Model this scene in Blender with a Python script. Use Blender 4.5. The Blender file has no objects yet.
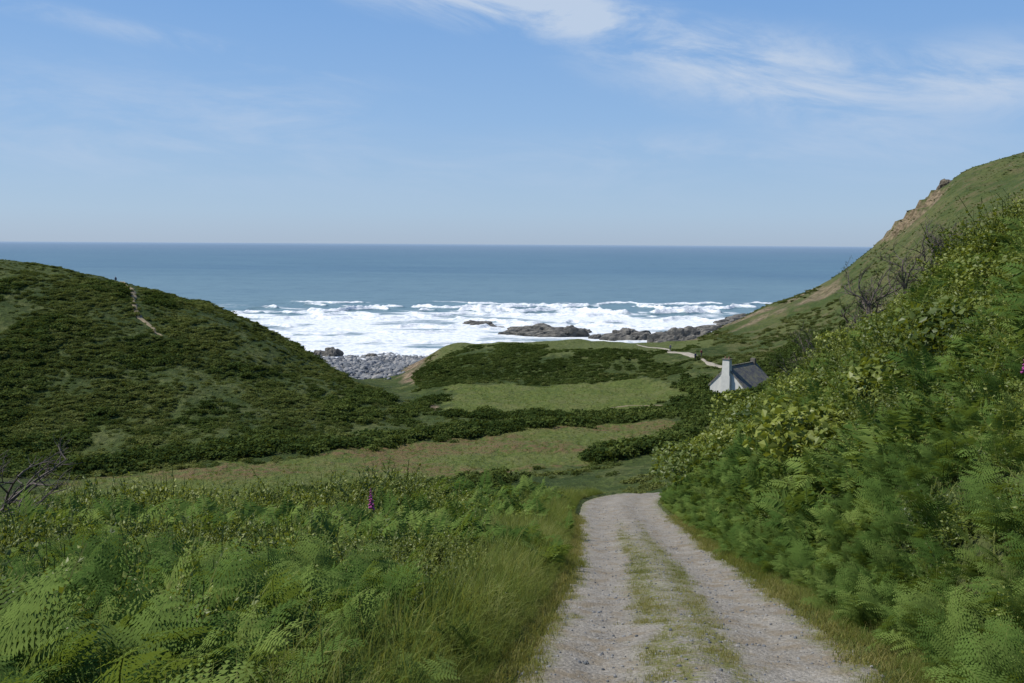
import bpy, math, random
import numpy as np
from mathutils import Vector, Matrix, Euler
random.seed(7); rng=np.random.default_rng(11)
scene=bpy.context.scene
EYE=40.0; F=995.6

# ---------------------------------------------------------------- noise
def _h(ix,iy,s):
    n=(ix.astype(np.int64)*374761393+iy.astype(np.int64)*668265263+s*974634777)&0xffffffff
    n=((n^(n>>13))*1274126177)&0xffffffff
    n=((n^(n>>15))*2246822519)&0xffffffff
    n=n^(n>>16)
    return n/4294967295.0
def vn(x,y,s=0):
    x=np.asarray(x,float);y=np.asarray(y,float)
    ix=np.floor(x);iy=np.floor(y);fx=x-ix;fy=y-iy
    fx=fx*fx*fx*(fx*(fx*6-15)+10);fy=fy*fy*fy*(fy*(fy*6-15)+10)
    a=_h(ix,iy,s);b=_h(ix+1,iy,s);c=_h(ix,iy+1,s);d=_h(ix+1,iy+1,s)
    return (a*(1-fx)+b*fx)*(1-fy)+(c*(1-fx)+d*fx)*fy
def fbm(x,y,s=0,o=4):
    r=0;a=.5;t=0
    for i in range(o):
        r=r+a*vn(x*2**i+17.3*i,y*2**i-9.1*i,s+i*7);t+=a;a*=.5
    return r/t
def ss(a,b,x):
    t=np.clip((x-a)/(b-a),0,1);return t*t*(3-2*t)

# ---------------------------------------------------------------- terrain height table
PX=np.array([-600,-200,0,100,200,300,350,400,450,550,650,700,760,820,900,950,1024,1300,1700],float)
UC=(PX-512)/995
ROWS={
45:[20,24,27,27.3,27.6,27.8,28,28,28,28,28.2,29.5,31.5,33.5,35.7,36.9,38.8,43,50],
60:[14,16,19,19.5,20,20.5,20.7,21,21.3,22,24,26.3,29.3,31.6,34.4,36.2,39.3,45,54],
80:[10,11,14,14.3,14.5,14.8,15,15,15.2,15.6,17,19.5,25.5,29,33.2,36,40.0,50,66],
100:[9,10,11,11,11,11.2,11.3,11.4,11.5,12,13,15.5,21.5,27.2,32.2,35.2,40.4,54,75],
120:[10,9,9.5,9.3,9,9,9,9.2,9.5,10,11,12.5,17.5,24,30.5,34.5,40.6,58,80],
140:[22,14,8.6,8,8,8,8,8,8.3,8.8,9.5,11,14.5,20.5,28.5,33.5,41,60,85],
160:[32,22,12,11.3,10,8.5,8,7.7,8,8.3,9,10.2,12.2,18.2,27,33,43,64,90],
180:[40,30,20,18,15,10.5,8.7,7.5,7.5,8,8.6,9.8,11,16.5,27,34,46,68,95],
205:[44,36,29,26,21,13.5,10.5,7.6,7.5,7.8,8.8,10.3,11.5,16.5,29,38,50,74,102],
228:[47,40,34.3,31,25.2,15,8.8,4.5,7.5,8,9.3,12.3,14.5,18,32,43,54.5,79,107],
250:[47,41,34.2,30.8,25.7,12.9,5,3,12.8,13.8,14.0,14.8,16.5,21,36,49,59,84,110],
275:[46,38,30,27,22.5,8,2.5,2.5,12.9,12.7,12.5,13,18.5,25,41.5,56,64,88,112],
300:[44,33,22,18,13,3,1.5,1,10,10.0,9.6,11.6,20.1,27,45.5,60.5,67.8,92,114],
330:[38,25,8,5,2,.5,.3,0,.5,0,1.0,8,18,26.7,47.5,63.5,70.6,96,114],
370:[20,8,-3,-3,-2,-1,-1,-1,-1,-1,-1,-1,2,8,28,56,66,98,110],
450:[-3,-4,-6,-6,-5,-4,-4,-4,-4,-4,-4,-4,-4,-3,-3,15,28,80,90],
700:[-9]*16+[-4,35,50],
}
RY=np.array(sorted(ROWS),float);TB=np.array([ROWS[int(k)] for k in RY])
NU,NV=560,420
ug=np.linspace(UC[0],UC[-1],NU);lg=np.linspace(math.log(45),math.log(700),NV)
tmp=np.array([np.interp(ug,UC,r) for r in TB])
fine=np.array([np.interp(lg,np.log(RY),tmp[:,j]) for j in range(NU)]).T
def blur(a,sig,ax):
    n=int(sig*3)+1;k=np.exp(-.5*(np.arange(-n,n+1)/sig)**2);k/=k.sum()
    p=[(0,0),(0,0)];p[ax]=(n,n);b=np.pad(a,p,mode='edge')
    return np.apply_along_axis(lambda m:np.convolve(m,k,'valid'),ax,b)
fine=blur(blur(fine,.014/((ug[1]-ug[0])),1),.024/((lg[1]-lg[0])),0)
def table(x,y):
    yy=np.clip(y,45,700)
    u=np.clip(x/yy,ug[0],ug[-1]-1e-6)
    a=(u-ug[0])/(ug[1]-ug[0]);b=(np.log(yy)-lg[0])/(lg[1]-lg[0]);b=np.clip(b,0,NV-1.001)
    i=a.astype(int);j=b.astype(int);fa=a-i;fb=b-j;i=np.minimum(i,NU-2)
    return (fine[j,i]*(1-fa)+fine[j,i+1]*fa)*(1-fb)+(fine[j+1,i]*(1-fa)+fine[j+1,i+1]*fa)*fb
ys=np.linspace(-16,175,1200)
PYs=[-16,0,4,8.3,15.3,26,38,50,58,65,80,100,120,145,175]
zpf=np.interp(ys,PYs,[41,38.2,37.2,36.2,34.5,32,29.6,27.15,25.4,22.8,18.6,15,12.7,11.3,10.5])
xcf=np.interp(ys,[-16,0,4,8.3,15.3,26,38,46,52,58,65,80,100,120,145,175],[-.8,.5,1.1,1.7,2.55,3.5,4.35,5.1,6.7,9.0,11.4,15.2,19.5,24,30,38])
def sm(a,s):
    n=int(s*3);k=np.exp(-.5*(np.arange(-n,n+1)/s)**2);k/=k.sum()
    l=a[0]+(a[1]-a[0])*np.arange(-n,0);r=a[-1]+(a[-1]-a[-2])*np.arange(1,n+1)
    return np.convolve(np.concatenate([l,a,r]),k,'valid')
zpf=sm(zpf,13);xcf=sm(xcf,13)
zp=lambda y:np.interp(y,ys,zpf)
xc=lambda y:np.interp(y,ys,xcf)
def H(x,y):
    x=np.asarray(x,float);y=np.asarray(y,float)
    d=x-xc(y);z0=zp(y)
    r=np.maximum(d-1.75,0);l=np.maximum(-d-1.75,0)
    rise=np.where(r<11,.83*r,.83*11+.45*(r-11))*ss(0,1.2,r)
    near=z0+rise+.28*ss(0,.8,l)-.035*np.minimum(l,60)-.06*np.maximum(l-20,0)*ss(20,40,l)
    t=ss(36,56,y)
    z=near*(1-t)+table(x,y)*t
    und=(fbm(x/9,y/9,3,4)-.5)*ss(2,8,np.abs(d))
    z=z+und*(1.0+.8*ss(90,200,y))
    z=z+(fbm(x/28,y/28,5,3)-.5)*4.0*ss(140,190,y)*ss(8,16,z)
    # cliff gullies / crags on the seaward headland edge
    cr=ss(36,48,z)*ss(270,305,y)*ss(.45,.40,x/np.maximum(y,1))
    z=z+(fbm(x/8,y/8,9,4)-.5)*8*cr
    z=z+(np.round(z/3.2)*3.2-z)*.75*cr*ss(.40,.55,fbm(x/15,y/15,19,2))
    w=1-ss(2.0,3.7,np.abs(d));w=w*(1-ss(110,150,y))
    z=z*(1-w)+z0*w
    z=z+.08*ss(1.5,1.95,np.abs(d))*(1-ss(70,90,y)) -.14*(1-ss(1.4,1.85,np.abs(d)))*(1-ss(66,70,y))
    return z

# ---------------------------------------------------------------- mesh helpers
def mkmesh(name,V,Fc,mats=(),smooth=True,link=True,fm=None):
    me=bpy.data.meshes.new(name)
    V=np.asarray(V,np.float32)
    if isinstance(Fc,np.ndarray):
        n,k=Fc.shape
        me.vertices.add(len(V));me.vertices.foreach_set('co',V.ravel())
        me.loops.add(n*k);me.loops.foreach_set('vertex_index',Fc.astype(np.int32).ravel())
        me.polygons.add(n);me.polygons.foreach_set('loop_start',np.arange(0,n*k,k,dtype=np.int32))
        me.update(calc_edges=True)
    else:
        me.from_pydata([tuple(map(float,v)) for v in V],[],Fc)
    for m in mats: me.materials.append(m)
    if smooth: me.polygons.foreach_set('use_smooth',np.ones(len(me.polygons),bool))
    if fm is not None: me.polygons.foreach_set('material_index',np.asarray(fm,np.int32))
    me.update();me.validate()
    ob=bpy.data.objects.new(name,me)
    if link: scene.collection.objects.link(ob)
    return ob
def gridfaces(nr,nc):
    a=np.arange(nr*nc).reshape(nr,nc)
    return np.stack([a[:-1,:-1],a[:-1,1:],a[1:,1:],a[1:,:-1]],-1).reshape(-1,4)
def setattr_(ob,name,arr):
    at=ob.data.attributes.new(name,'FLOAT','POINT');at.data.foreach_set('value',np.asarray(arr,np.float32).ravel())

# ---------------------------------------------------------------- material helpers
class M:
    def __init__(s,name):
        s.m=bpy.data.materials.new(name);s.m.use_nodes=True;s.t=s.m.node_tree;s.t.nodes.clear()
        s.out=s.n('ShaderNodeOutputMaterial')
    def n(s,ty,**k):
        nd=s.t.nodes.new(ty)
        for a,b in k.items():
            if a=='i':
                for q,v in b.items(): nd.inputs[q].default_value=v
            else: setattr(nd,a,b)
        return nd
    def l(s,a,b): s.t.links.new(a,b)
    def pos(s): return s.n('ShaderNodeNewGeometry').outputs['Position']
    def noise(s,vec,scale,detail=4,rough=.55,sc=None):
        if sc is not None:
            mp=s.n('ShaderNodeMapping');mp.inputs['Scale'].default_value=sc;s.l(vec,mp.inputs[0]);vec=mp.outputs[0]
        nd=s.n('ShaderNodeTexNoise',i={'Scale':scale,'Detail':detail,'Roughness':rough});s.l(vec,nd.inputs['Vector']);return nd.outputs['Fac']
    def ramp(s,fac,stops):
        r=s.n('ShaderNodeValToRGB');e=r.color_ramp.elements
        while len(e)<len(stops): e.new(.5)
        for q,(p,c) in zip(e,stops):
            q.position=p;q.color=(*c,1) if len(c)==3 else c
        s.l(fac,r.inputs[0]);return r.outputs[0]
    def step(s,fac,a,b):
        r=s.n('ShaderNodeMapRange',i={'From Min':a,'From Max':b});r.interpolation_type='SMOOTHSTEP';s.l(fac,r.inputs[0]);return r.outputs[0]
    def mix(s,f,a,b,bt='MIX'):
        nd=s.n('ShaderNodeMix',data_type='RGBA',blend_type=bt)
        for sock,v in ((nd.inputs[0],f),(nd.inputs[6],a),(nd.inputs[7],b)):
            if hasattr(v,'is_output'): s.l(v,sock)
            else: sock.default_value=v if isinstance(v,(int,float)) else (*v,1)
        return nd.outputs[2]
    def math(s,op,a,b=None):
        nd=s.n('ShaderNodeMath',operation=op)
        for sock,v in ((nd.inputs[0],a),(nd.inputs[1],b)):
            if v is None: continue
            if hasattr(v,'is_output'): s.l(v,sock)
            else: sock.default_value=v
        return nd.outputs[0]
    def attr(s,name): return s.n('ShaderNodeAttribute',attribute_name=name).outputs['Fac']
    def bump(s,h,st,dist):
        b=s.n('ShaderNodeBump',i={'Strength':st,'Distance':dist});s.l(h,b.inputs['Height']);return b.outputs[0]
    def bsdf(s,col,rough=.8,spec=.2,normal=None):
        p=s.n('ShaderNodeBsdfPrincipled');p.inputs['Specular IOR Level'].default_value=spec
        if hasattr(col,'is_output'): s.l(col,p.inputs['Base Color'])
        else: p.inputs['Base Color'].default_value=(*col,1)
        if hasattr(rough,'is_output'): s.l(rough,p.inputs['Roughness'])
        else: p.inputs['Roughness'].default_value=rough
        if normal is not None: s.l(normal,p.inputs['Normal'])
        return p.outputs[0]
    def done(s,sh): s.l(sh,s.out.inputs[0]);return s.m

def leafmat(name,dark,mid,light,trans=.3,pscale=.25,gloss=0):
    m=M(name);p=m.pos()
    oi=m.n('ShaderNodeObjectInfo').outputs['Random']
    n1=m.noise(p,pscale,1)
    f=m.math('ADD',m.math('MULTIPLY',n1,1.0),m.math('MULTIPLY',oi,.48))
    col=m.ramp(f,[(.42,dark),(.72,mid),(1.0,light)])
    b=m.n('ShaderNodeBsdfDiffuse');m.l(col,b.inputs[0])
    tr=m.n('ShaderNodeBsdfTranslucent')
    tc=m.mix(.6,col,(light[0]*1.5,light[1]*1.4,light[2]*.5))
    m.l(tc,tr.inputs[0])
    mx=m.n('ShaderNodeMixShader',i={0:trans});m.l(b.outputs[0],mx.inputs[1]);m.l(tr.outputs[0],mx.inputs[2])
    o=mx.outputs[0]
    if gloss:
        g=m.n('ShaderNodeBsdfGlossy',i={'Roughness':.5});m2=m.n('ShaderNodeMixShader',i={0:gloss});m.l(o,m2.inputs[1]);m.l(g.outputs[0],m2.inputs[2]);o=m2.outputs[0]
    return m.done(o)
mat_fern=leafmat('bracken_leaf',(.052,.098,.022),(.095,.155,.036),(.165,.225,.055),.30)
mat_leaf=leafmat('bramble_leaf',(.045,.075,.014),(.11,.15,.024),(.21,.245,.042),.30,gloss=.03)
mat_grass=leafmat('tall_grass_blade',(.085,.125,.025),(.13,.175,.04),(.23,.245,.085),.38)
mat_short=leafmat('verge_grass_blade',(.11,.145,.03),(.18,.195,.055),(.28,.255,.10),.35)
mat_scrub=leafmat('hill_scrub_leaf',(.050,.073,.022),(.092,.12,.034),(.15,.17,.052),.25,pscale=.045)
mat_hedge=leafmat('hedge_leaf',(.032,.052,.014),(.055,.083,.022),(.10,.13,.034),.22,pscale=.08)
mat_heath=leafmat('headland_scrub_leaf',(.055,.077,.025),(.09,.115,.033),(.135,.15,.05),.25,pscale=.05)
def plain(name,col,rough=.8,var=.3,scale=8,bump=.3,bd=.02):
    m=M(name);tc=m.n('ShaderNodeTexCoord').outputs['Object'];n=m.noise(tc,scale,5)
    c=m.ramp(n,[(.25,tuple(k*(1-var) for k in col)),(.75,tuple(min(1,k*(1+var)) for k in col))])
    return m.done(m.bsdf(c,rough,.25,m.bump(n,bump,bd)))
mat_bark=plain('bark',(.12,.10,.085),.9,.4,20)
m=M('green_stem');d_=m.n('ShaderNodeBsdfDiffuse');d_.inputs[0].default_value=(.13,.15,.045,1);mat_stem=m.done(d_.outputs[0])

# ---------------------------------------------------------------- terrain sheet
NR,NC=760,720
yy=np.exp(np.linspace(math.log(11),math.log(740),NR))-25
uu=np.linspace(-1.25,1.25,NC)
Y=np.repeat(yy[:,None],NC,1);X=uu[None,:]*(Y+25)
Z=H(X,Y)
def poly(x,y,P):
    ins=np.zeros(x.shape,bool);n=len(P)
    for i in range(n):
        x1,y1=P[i];x2,y2=P[(i+1)%n]
        c=((y1>y)!=(y2>y))&(x<(x2-x1)*(y-y1)/(y2-y1+1e-12)+x1);ins^=c
    return ins
MEADOW=[(-60,121),(-57,129),(-31,149),(-2,166),(22,176),(31,170),(28,155),(17,141),(1,134),(-22,123),(-46,109),(-56,111)]
FIELD=[(-13.5,187),(-14,222),(32,224),(38,206),(25,188)]
def wob(x,y,a,sc,s): return x+(fbm(x/sc,y/sc,s,3)-.5)*a, y+(fbm(x/sc+50,y/sc,s+3,3)-.5)*a
def meadow_mask(x,y):
    a,b=wob(x,y,10,6,40);return poly(a,b,MEADOW)|poly(a,b,FIELD)
def top_mask(x,y):
    a,b=wob(x,y,8,9,44);u=a/np.maximum(b,1);return (b>245+12*(u<.03))&(b<306)&(u>-.088)&(u<.2)
mead=meadow_mask(X,Y).astype(float)
top=top_mask(X,Y).astype(float)
gx=np.gradient(Z,axis=1)/np.maximum(np.gradient(X,axis=1),1e-3);gy=np.gradient(Z,axis=0)/np.maximum(np.gradient(Y,axis=0),1e-3)
slope=np.sqrt(gx**2+gy**2)
U=X/np.maximum(Y,1)
soil=np.clip(ss(.5,.9,slope)*(Y>262)*(Y<335)*(U<.2)*(U>-.15)*(Z>1.5),0,1)
soil=np.maximum(soil,((np.hypot((X+16.5)/2.0,(Y-196)/5)<1)).astype(float))
soil=np.maximum(soil,ss(.45,.6,fbm(X/5,Y/5,62,3)+.12)*(U>-.128)*(U<-.088)*(Y>243)*(Y<305)*(Z>2.6)*ss(.25,.45,slope))
soil=np.maximum(soil,ss(.9,1.5,slope)*(Y>262)*(Z>1)*.9)
soil=np.maximum(soil,ss(.50,.66,fbm(X/9,Y/12,61,4))*(U>.17)*(U<.33)*(Y>275)*.8)
soil=np.maximum(soil,ss(.44,.56,fbm(X/5,Y/5,65,3))*ss(.36,.385,U)*ss(.445,.425,U)*(Y>290)*.9)
beach=((Z<3.3)&(Y>232)).astype(float)
terrain=mkmesh('terrain',np.stack([X,Y,Z],-1).reshape(-1,3),gridfaces(NR,NC)[:,::1])
setattr_(terrain,'meadow',mead);setattr_(terrain,'bluff',top);setattr_(terrain,'soil',soil);setattr_(terrain,'beach',beach)
setattr_(terrain,'red',ss(.42,.6,fbm(X/22,Y/9,71,4))*(Y<180))
setattr_(terrain,'heath',ss(.2,.26,U)*(Y>170))
m=M('terrain_ground');p=m.pos()
n1=m.noise(p,.06,5,.6);n2=m.noise(p,.7,5,.65);n3=m.noise(p,9,3);n4=m.noise(p,.18,5,.7)
scr=m.mix(m.step(n1,.4,.62),(.050,.075,.02),(.085,.11,.03))
scr=m.mix(m.step(n4,.45,.65),scr,(.12,.135,.045))
scr=m.mix(m.step(n2,.40,.66),m.mix(.5,scr,(.02,.035,.01)),scr)
hth=m.mix(m.step(n1,.38,.62),(.065,.092,.026),(.105,.12,.04));hth=m.mix(m.step(n2,.46,.70),hth,(.04,.06,.02))
hth=m.mix(m.math('MULTIPLY',m.step(n4,.48,.64),.7),hth,(.14,.12,.06))
scr=m.mix(m.attr('heath'),scr,hth)
mead_c=m.mix(m.step(n2,.3,.7),(.080,.112,.026),(.125,.15,.038))
mead_c=m.mix(m.math('MULTIPLY',m.step(n4,.45,.62),.5),mead_c,(.155,.155,.06))
mead_c=m.mix(m.math('MULTIPLY',m.attr('red'),m.step(n2,.38,.6)),mead_c,(.15,.105,.05))
c=m.mix(m.attr('meadow'),scr,mead_c)
bl=m.mix(m.step(n2,.3,.7),(.085,.11,.03),(.125,.14,.05));c=m.mix(m.attr('bluff'),c,bl)
sl=m.mix(m.step(m.noise(p,.8,5),.35,.65),(.12,.09,.06),(.30,.23,.15))
c=m.mix(m.math('MULTIPLY',m.attr('soil'),m.step(n2,.25,.45)),c,sl)
bc=m.mix(m.step(m.noise(p,1.2,5),.35,.65),(.10,.105,.11),(.22,.215,.20));c=m.mix(m.attr('beach'),c,bc)
hb=m.math('ADD',m.math('MULTIPLY',n2,1.0),m.math('MULTIPLY',n3,.12))
terrain.data.materials.append(m.done(m.bsdf(c,.95,.1,m.bump(hb,1.0,1.2))))

# ---------------------------------------------------------------- gravel track
ty=np.arange(-8,69,.1);tw=np.linspace(-1.92,1.92,54)
TY=np.repeat(ty[:,None],54,1);TD=np.repeat(tw[None,:],len(ty),0);TX=xc(TY)+TD
prof=-.05*np.exp(-((np.abs(TD)-.9)/.38)**2)+.035*np.exp(-(TD/.35)**2)-.10*ss(1.6,1.92,np.abs(TD))
TZ=zp(TY)+prof+(fbm(TX*2.2,TY*2.2,80,4)-.5)*.07+(fbm(TX*14,TY*14,81,2)-.5)*.02
track=mkmesh('gravel_track',np.stack([TX,TY,TZ],-1).reshape(-1,3),gridfaces(*TX.shape))
def strip_den(d,y):
    c=np.exp(-((d+.36+.05*np.sin(y*.5))/.20)**2)+.8*np.exp(-((d-.32-.06*np.sin(y*.4))/.17)**2)+.4*np.exp(-(d/.3)**2)
    return c*ss(.32,.52,fbm(d*2,y*.7,83,3)+.12)*(1-ss(20,36,y))
setattr_(track,'grass',np.clip(strip_den(TD,TY)*1.4+ss(1.3,1.65,np.abs(TD)+(fbm(TX*1.5,TY*1.5,84,3)-.5)*.6)*.8,0,1))
m=M('gravel');p=m.pos()
v=m.n('ShaderNodeTexVoronoi',i={'Scale':26.0});m.l(p,v.inputs['Vector'])
v2=m.n('ShaderNodeTexVoronoi',i={'Scale':60.0});m.l(p,v2.inputs['Vector'])
g=m.mix(m.step(m.noise(p,1.3,5),.3,.7),(.22,.195,.155),(.33,.305,.255))
sp=m.n('ShaderNodeSeparateColor');m.l(v.outputs['Color'],sp.inputs[0])
sp2=m.n('ShaderNodeSeparateColor');m.l(v2.outputs['Color'],sp2.inputs[0])
st=m.mix(sp.outputs[0],(.14,.13,.11),(.42,.395,.35))
g=m.mix(.42,g,st);g=m.mix(m.math('MULTIPLY',sp2.outputs[1],.3),g,(.14,.12,.1))
g=m.mix(m.math('MULTIPLY',m.step(m.noise(p,2.6,4),.46,.64),.75),g,(.20,.16,.105))
gr=m.mix(m.noise(p,12,4),(.10,.12,.035),(.21,.20,.08))
g=m.mix(m.math('MULTIPLY',m.attr('grass'),m.step(m.noise(p,14,4),.36,.6)),g,gr)
h=m.math('ADD',m.math('MULTIPLY',v.outputs['Distance'],-1.0),m.noise(p,90,3))
track.data.materials.append(m.done(m.bsdf(g,.95,.15,m.bump(h,.8,.02))))

# ---------------------------------------------------------------- draped footpath + lane
def ribbon(name,pts,w,mat,dz=.12):
    pts=np.array(pts,float);s=np.concatenate([[0],np.cumsum(np.hypot(*np.diff(pts,axis=0).T))])
    q=np.arange(0,s[-1],.5);px=sm(np.interp(q,s,pts[:,0]),6);py=sm(np.interp(q,s,pts[:,1]),6)
    px=px+(vn(q/6,q*0,6)-.5)*2*(q>2)*(q<s[-1]-2)
    tx=np.gradient(px);tyy=np.gradient(py);L=np.hypot(tx,tyy);nx=-tyy/L;ny=tx/L
    k=9;o=np.linspace(-1,1,k)
    ww=w*(.3+1.3*vn(q/3,q*0,5))*np.minimum(1,np.minimum(q,s[-1]-q)/3+.1)
    PXx=px[:,None]+nx[:,None]*o*ww[:,None]/2;PYy=py[:,None]+ny[:,None]*o*ww[:,None]/2
    PZ=H(PXx,PYy)+dz-.2*np.abs(o)**4
    return mkmesh(name,np.stack([PXx,PYy,PZ],-1).reshape(-1,3),gridfaces(*PXx.shape),[mat])
mat_soil=plain('bare_soil',(.22,.175,.11),.95,.35,1.2)
mat_lane=plain('lane_gravel',(.30,.27,.215),.95,.2,1.5)
FP=[(-97,246),(-92,238),(-88,230),(-84,222),(-80,212),(-74,203),(-70,199)]
ribbon('footpath',FP,1.05,mat_soil,.16)
ribbon('lane',[(33,262),(38,252),(43,240),(47,228),(52,222)],1.6,mat_lane,.15)
ribbon('lane',[(19,192),(24,194),(30,190),(36,189)],.7,mat_soil,.06)

# ---------------------------------------------------------------- sea
sy=np.concatenate([np.arange(225,345,3),np.arange(345,720,1.3),np.exp(np.linspace(math.log(722),math.log(60000),160))])
su=np.concatenate([np.linspace(-1.6,-.34,60),np.linspace(-.335,.36,620),np.linspace(.365,1.6,60)])
SY=np.repeat(sy[:,None],len(su),1);SX=su[None,:]*np.maximum(SY,300)
foam=np.zeros(SX.shape);zw=np.zeros(SX.shape)
zw+=(fbm(SX/30,SY/9,90,3)-.5)*.7*ss(300,420,SY)*(1-ss(900,1500,SY))
Us=SX/np.maximum(SY,1)
for k,(y0,amp,hi,a,b) in enumerate([(665,.9,1.3,-.22,.27),(630,1.15,2.2,-.2,.24),(592,1.15,2.6,-.24,.26),(550,1.1,1.6,-.3,.14),(515,1.1,1.6,-.3,.2),(480,1.1,1.4,-.3,.14),(446,1,1.1,-.3,.18),(415,1,.9,-.3,.2),(390,1,.7,-.3,.2),(368,1,.5,-.3,.2)]):
    yc=y0+(fbm(SX/40,SX*0+k*3.1,91+k,4)-.5)*75
    q=SY-yc;br=ss(.34,.48,fbm(SX/22+9*k,SY/60+k,120+k,3))*ss(a-.05,a+.03,Us)*(1-ss(b-.03,b+.07,Us))
    foam=np.maximum(foam,amp*br*(np.exp(-(q/5.)**2)*(q<0)+np.exp(-q/24.)*(q>=0)))
    zw+=hi*(.2+.8*br)*np.exp(-(q/4.)**2)*(.5+1.0*fbm(SX/4,SY/4,77,3))
lat=ss(-.36,-.27,Us)*(1-ss(.20,.30,Us))
base=.76*(1-ss(530,670,SY+(fbm(SX/45,SY/40,99,4)-.5)*210))*lat
base=base-.26*ss(.50,.64,fbm(SX/40,SY/22,131,3))*(SY>380)
foam=np.maximum(foam,base)
RK=[(14,437,15,6,3.6),(25,434,7,4,3.6),(2,441,8,3,1.9),(47,415,9.5,5,4.4),(56,412,5,4,3.2),(66,400,11,5,5.4),(75,398,7,4,4.6),(-14,482,6,3,2.0),(-21,498,4,2,1.7),(-6,468,3,2,1.2),(-64,352,3.6,3,2.6),(-69,353,2.6,2.3,1.6),(95,465,9,5,2.6),(104,486,8,5,2.2),(114,512,8,5,2.2),(84,430,6,3,2.2),(-50,349,2.2,2,1.0),(36,425,3,2,1.6),(33,450,3,2,1.4),(90,398,9,8,4),(80,380,8,6,4),(126,540,9,5,2.2)]
for (cx,cy,rx,ry,_) in RK:
    foam=np.maximum(foam,.95*np.exp(-(((SX-cx)/(rx*1.7+5))**2+((SY-cy)/(ry*1.5+9))**2)))
foam=np.maximum(foam,.85*(1-ss(352,372,SY)))
sea=mkmesh('sea',np.stack([SX,SY,zw],-1).reshape(-1,3),gridfaces(*SX.shape))
setattr_(sea,'foam',foam);setattr_(sea,'shoal',1-ss(560,1700,SY));setattr_(sea,'far',ss(900,9000,SY));setattr_(sea,'painted_haze',ss(5000,30000,SY))
m=M('sea_water');p=m.pos()
w1=m.noise(p,.012,5,.6,(.35,1,1));w2=m.noise(p,.09,4,.6,(.45,1.3,1));w3=m.noise(p,.5,3,.6,(.5,1.2,1))
wc=m.mix(m.step(w1,.35,.65),(.075,.145,.19),(.10,.18,.22))
wc=m.mix(m.math('MULTIPLY',m.attr('shoal'),.8),wc,(.145,.225,.245))
lg_=m.noise(p,.0011,4,.6,(.3,1,1));wc=m.mix(m.math('MULTIPLY',m.step(lg_,.48,.66),.6),wc,(.065,.13,.185))
wc=m.mix(m.math('MULTIPLY',m.step(w2,.48,.7),.5),wc,(.04,.085,.12))
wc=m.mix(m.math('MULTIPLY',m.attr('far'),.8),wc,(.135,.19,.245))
wc=m.mix(m.math('MULTIPLY',m.attr('painted_haze'),.8),wc,(.22,.29,.36))  # air haze over distant water, painted into the sea colour
hb=m.math('ADD',m.math('MULTIPLY',w2,2.0),m.math('MULTIPLY',w3,.6))
wat=m.bsdf(wc,.4,.25,m.bump(hb,.8,1.2))
fn=m.math('ADD',m.math('MULTIPLY',m.noise(p,.12,6,.68,(.45,1.2,1)),.8),m.math('MULTIPLY',m.noise(p,.9,4,.6,(.6,1.2,1)),.35))
ft=m.math('SUBTRACT',m.math('ADD',m.attr('foam'),fn),1.0)
fm_=m.step(ft,-.04,.26)
cap=m.math('MULTIPLY',m.step(m.noise(p,.055,5,.75,(.5,1.6,1)),.69,.74),.6)
fm_=m.math('MAXIMUM',fm_,m.math('MULTIPLY',cap,m.attr('shoal')))
fb=m.bsdf(m.mix(m.step(m.noise(p,.35,5,.7),.3,.6),(.46,.53,.56),(.80,.81,.81)),.8,.1,m.bump(fn,.8,2.0))
mx=m.n('ShaderNodeMixShader');m.l(fm_,mx.inputs[0]);m.l(wat,mx.inputs[1]);m.l(fb,mx.inputs[2])
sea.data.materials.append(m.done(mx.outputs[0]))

# ---------------------------------------------------------------- rocks
def rockmat(name,a,b,c):
    mr=M(name);p=mr.pos();nn=mr.noise(p,.35,6,.65)
    cc=mr.ramp(nn,[(.3,a),(.5,b),(.72,c)])
    return mr.done(mr.bsdf(cc,.75,.3,mr.bump(mr.noise(p,1.2,6,.7),1,1.0)))
mat_rock=rockmat('wet_rock',(.06,.06,.058),(.16,.15,.13),(.28,.26,.22))
mat_crag=rockmat('crag_stone',(.08,.07,.05),(.15,.125,.09),(.23,.195,.14))
mr=M('pebble_stone');oi=mr.n('ShaderNodeObjectInfo').outputs['Random']
cc=mr.ramp(oi,[(0,(.09,.10,.11)),(.5,(.18,.19,.20)),(1,(.32,.31,.29))])
mat_peb=mr.done(mr.bsdf(cc,.85,.2,mr.bump(mr.noise(mr.n('ShaderNodeTexCoord').outputs['Object'],6,4),.4,.1)))
import bmesh
def rockmesh(name,sx,sy,sz,seed,sub=4,mat=None,rough=.35,link=True):
    bm=bmesh.new();bmesh.ops.create_icosphere(bm,subdivisions=sub,radius=1)
    co=np.array([v.co[:] for v in bm.verts])
    F_=[[v.index for v in f.verts] for f in bm.faces];bm.free()
    n=fbm(co[:,0]*2.3+seed,co[:,1]*1.6+co[:,2]*1.3,seed,5)-.5
    r=1+n*rough*3.2
    st=np.round((co[:,0]*.6+co[:,2]*.8)*5+n*3)/5*.16
    V=co*r[:,None]*np.array([sx,sy,sz]);V[:,2]+=st*sz
    return mkmesh(name,V,F_,[mat or mat_rock],False,link)
for i,(x,y,sx,sy_,sz) in enumerate(RK):
    o=rockmesh('sea_rock',sx,sy_,sz,i*3+5,5 if sx>6 else 4);o.location=(x,y,0);o.rotation_euler[2]=random.uniform(-.3,.3)
for i,(x,y,s) in enumerate([(134,323,3.0),(138,320,2.6),(131,325,2.6),(128.5,324,2.0),(126,322,1.8),(136,314,2.0)]):
    o=rockmesh('crag_rock',s*1.2,s,s*.9,i+60,4,mat_crag);o.location=(x,y,float(H(x,y))-s*.5)

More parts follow.
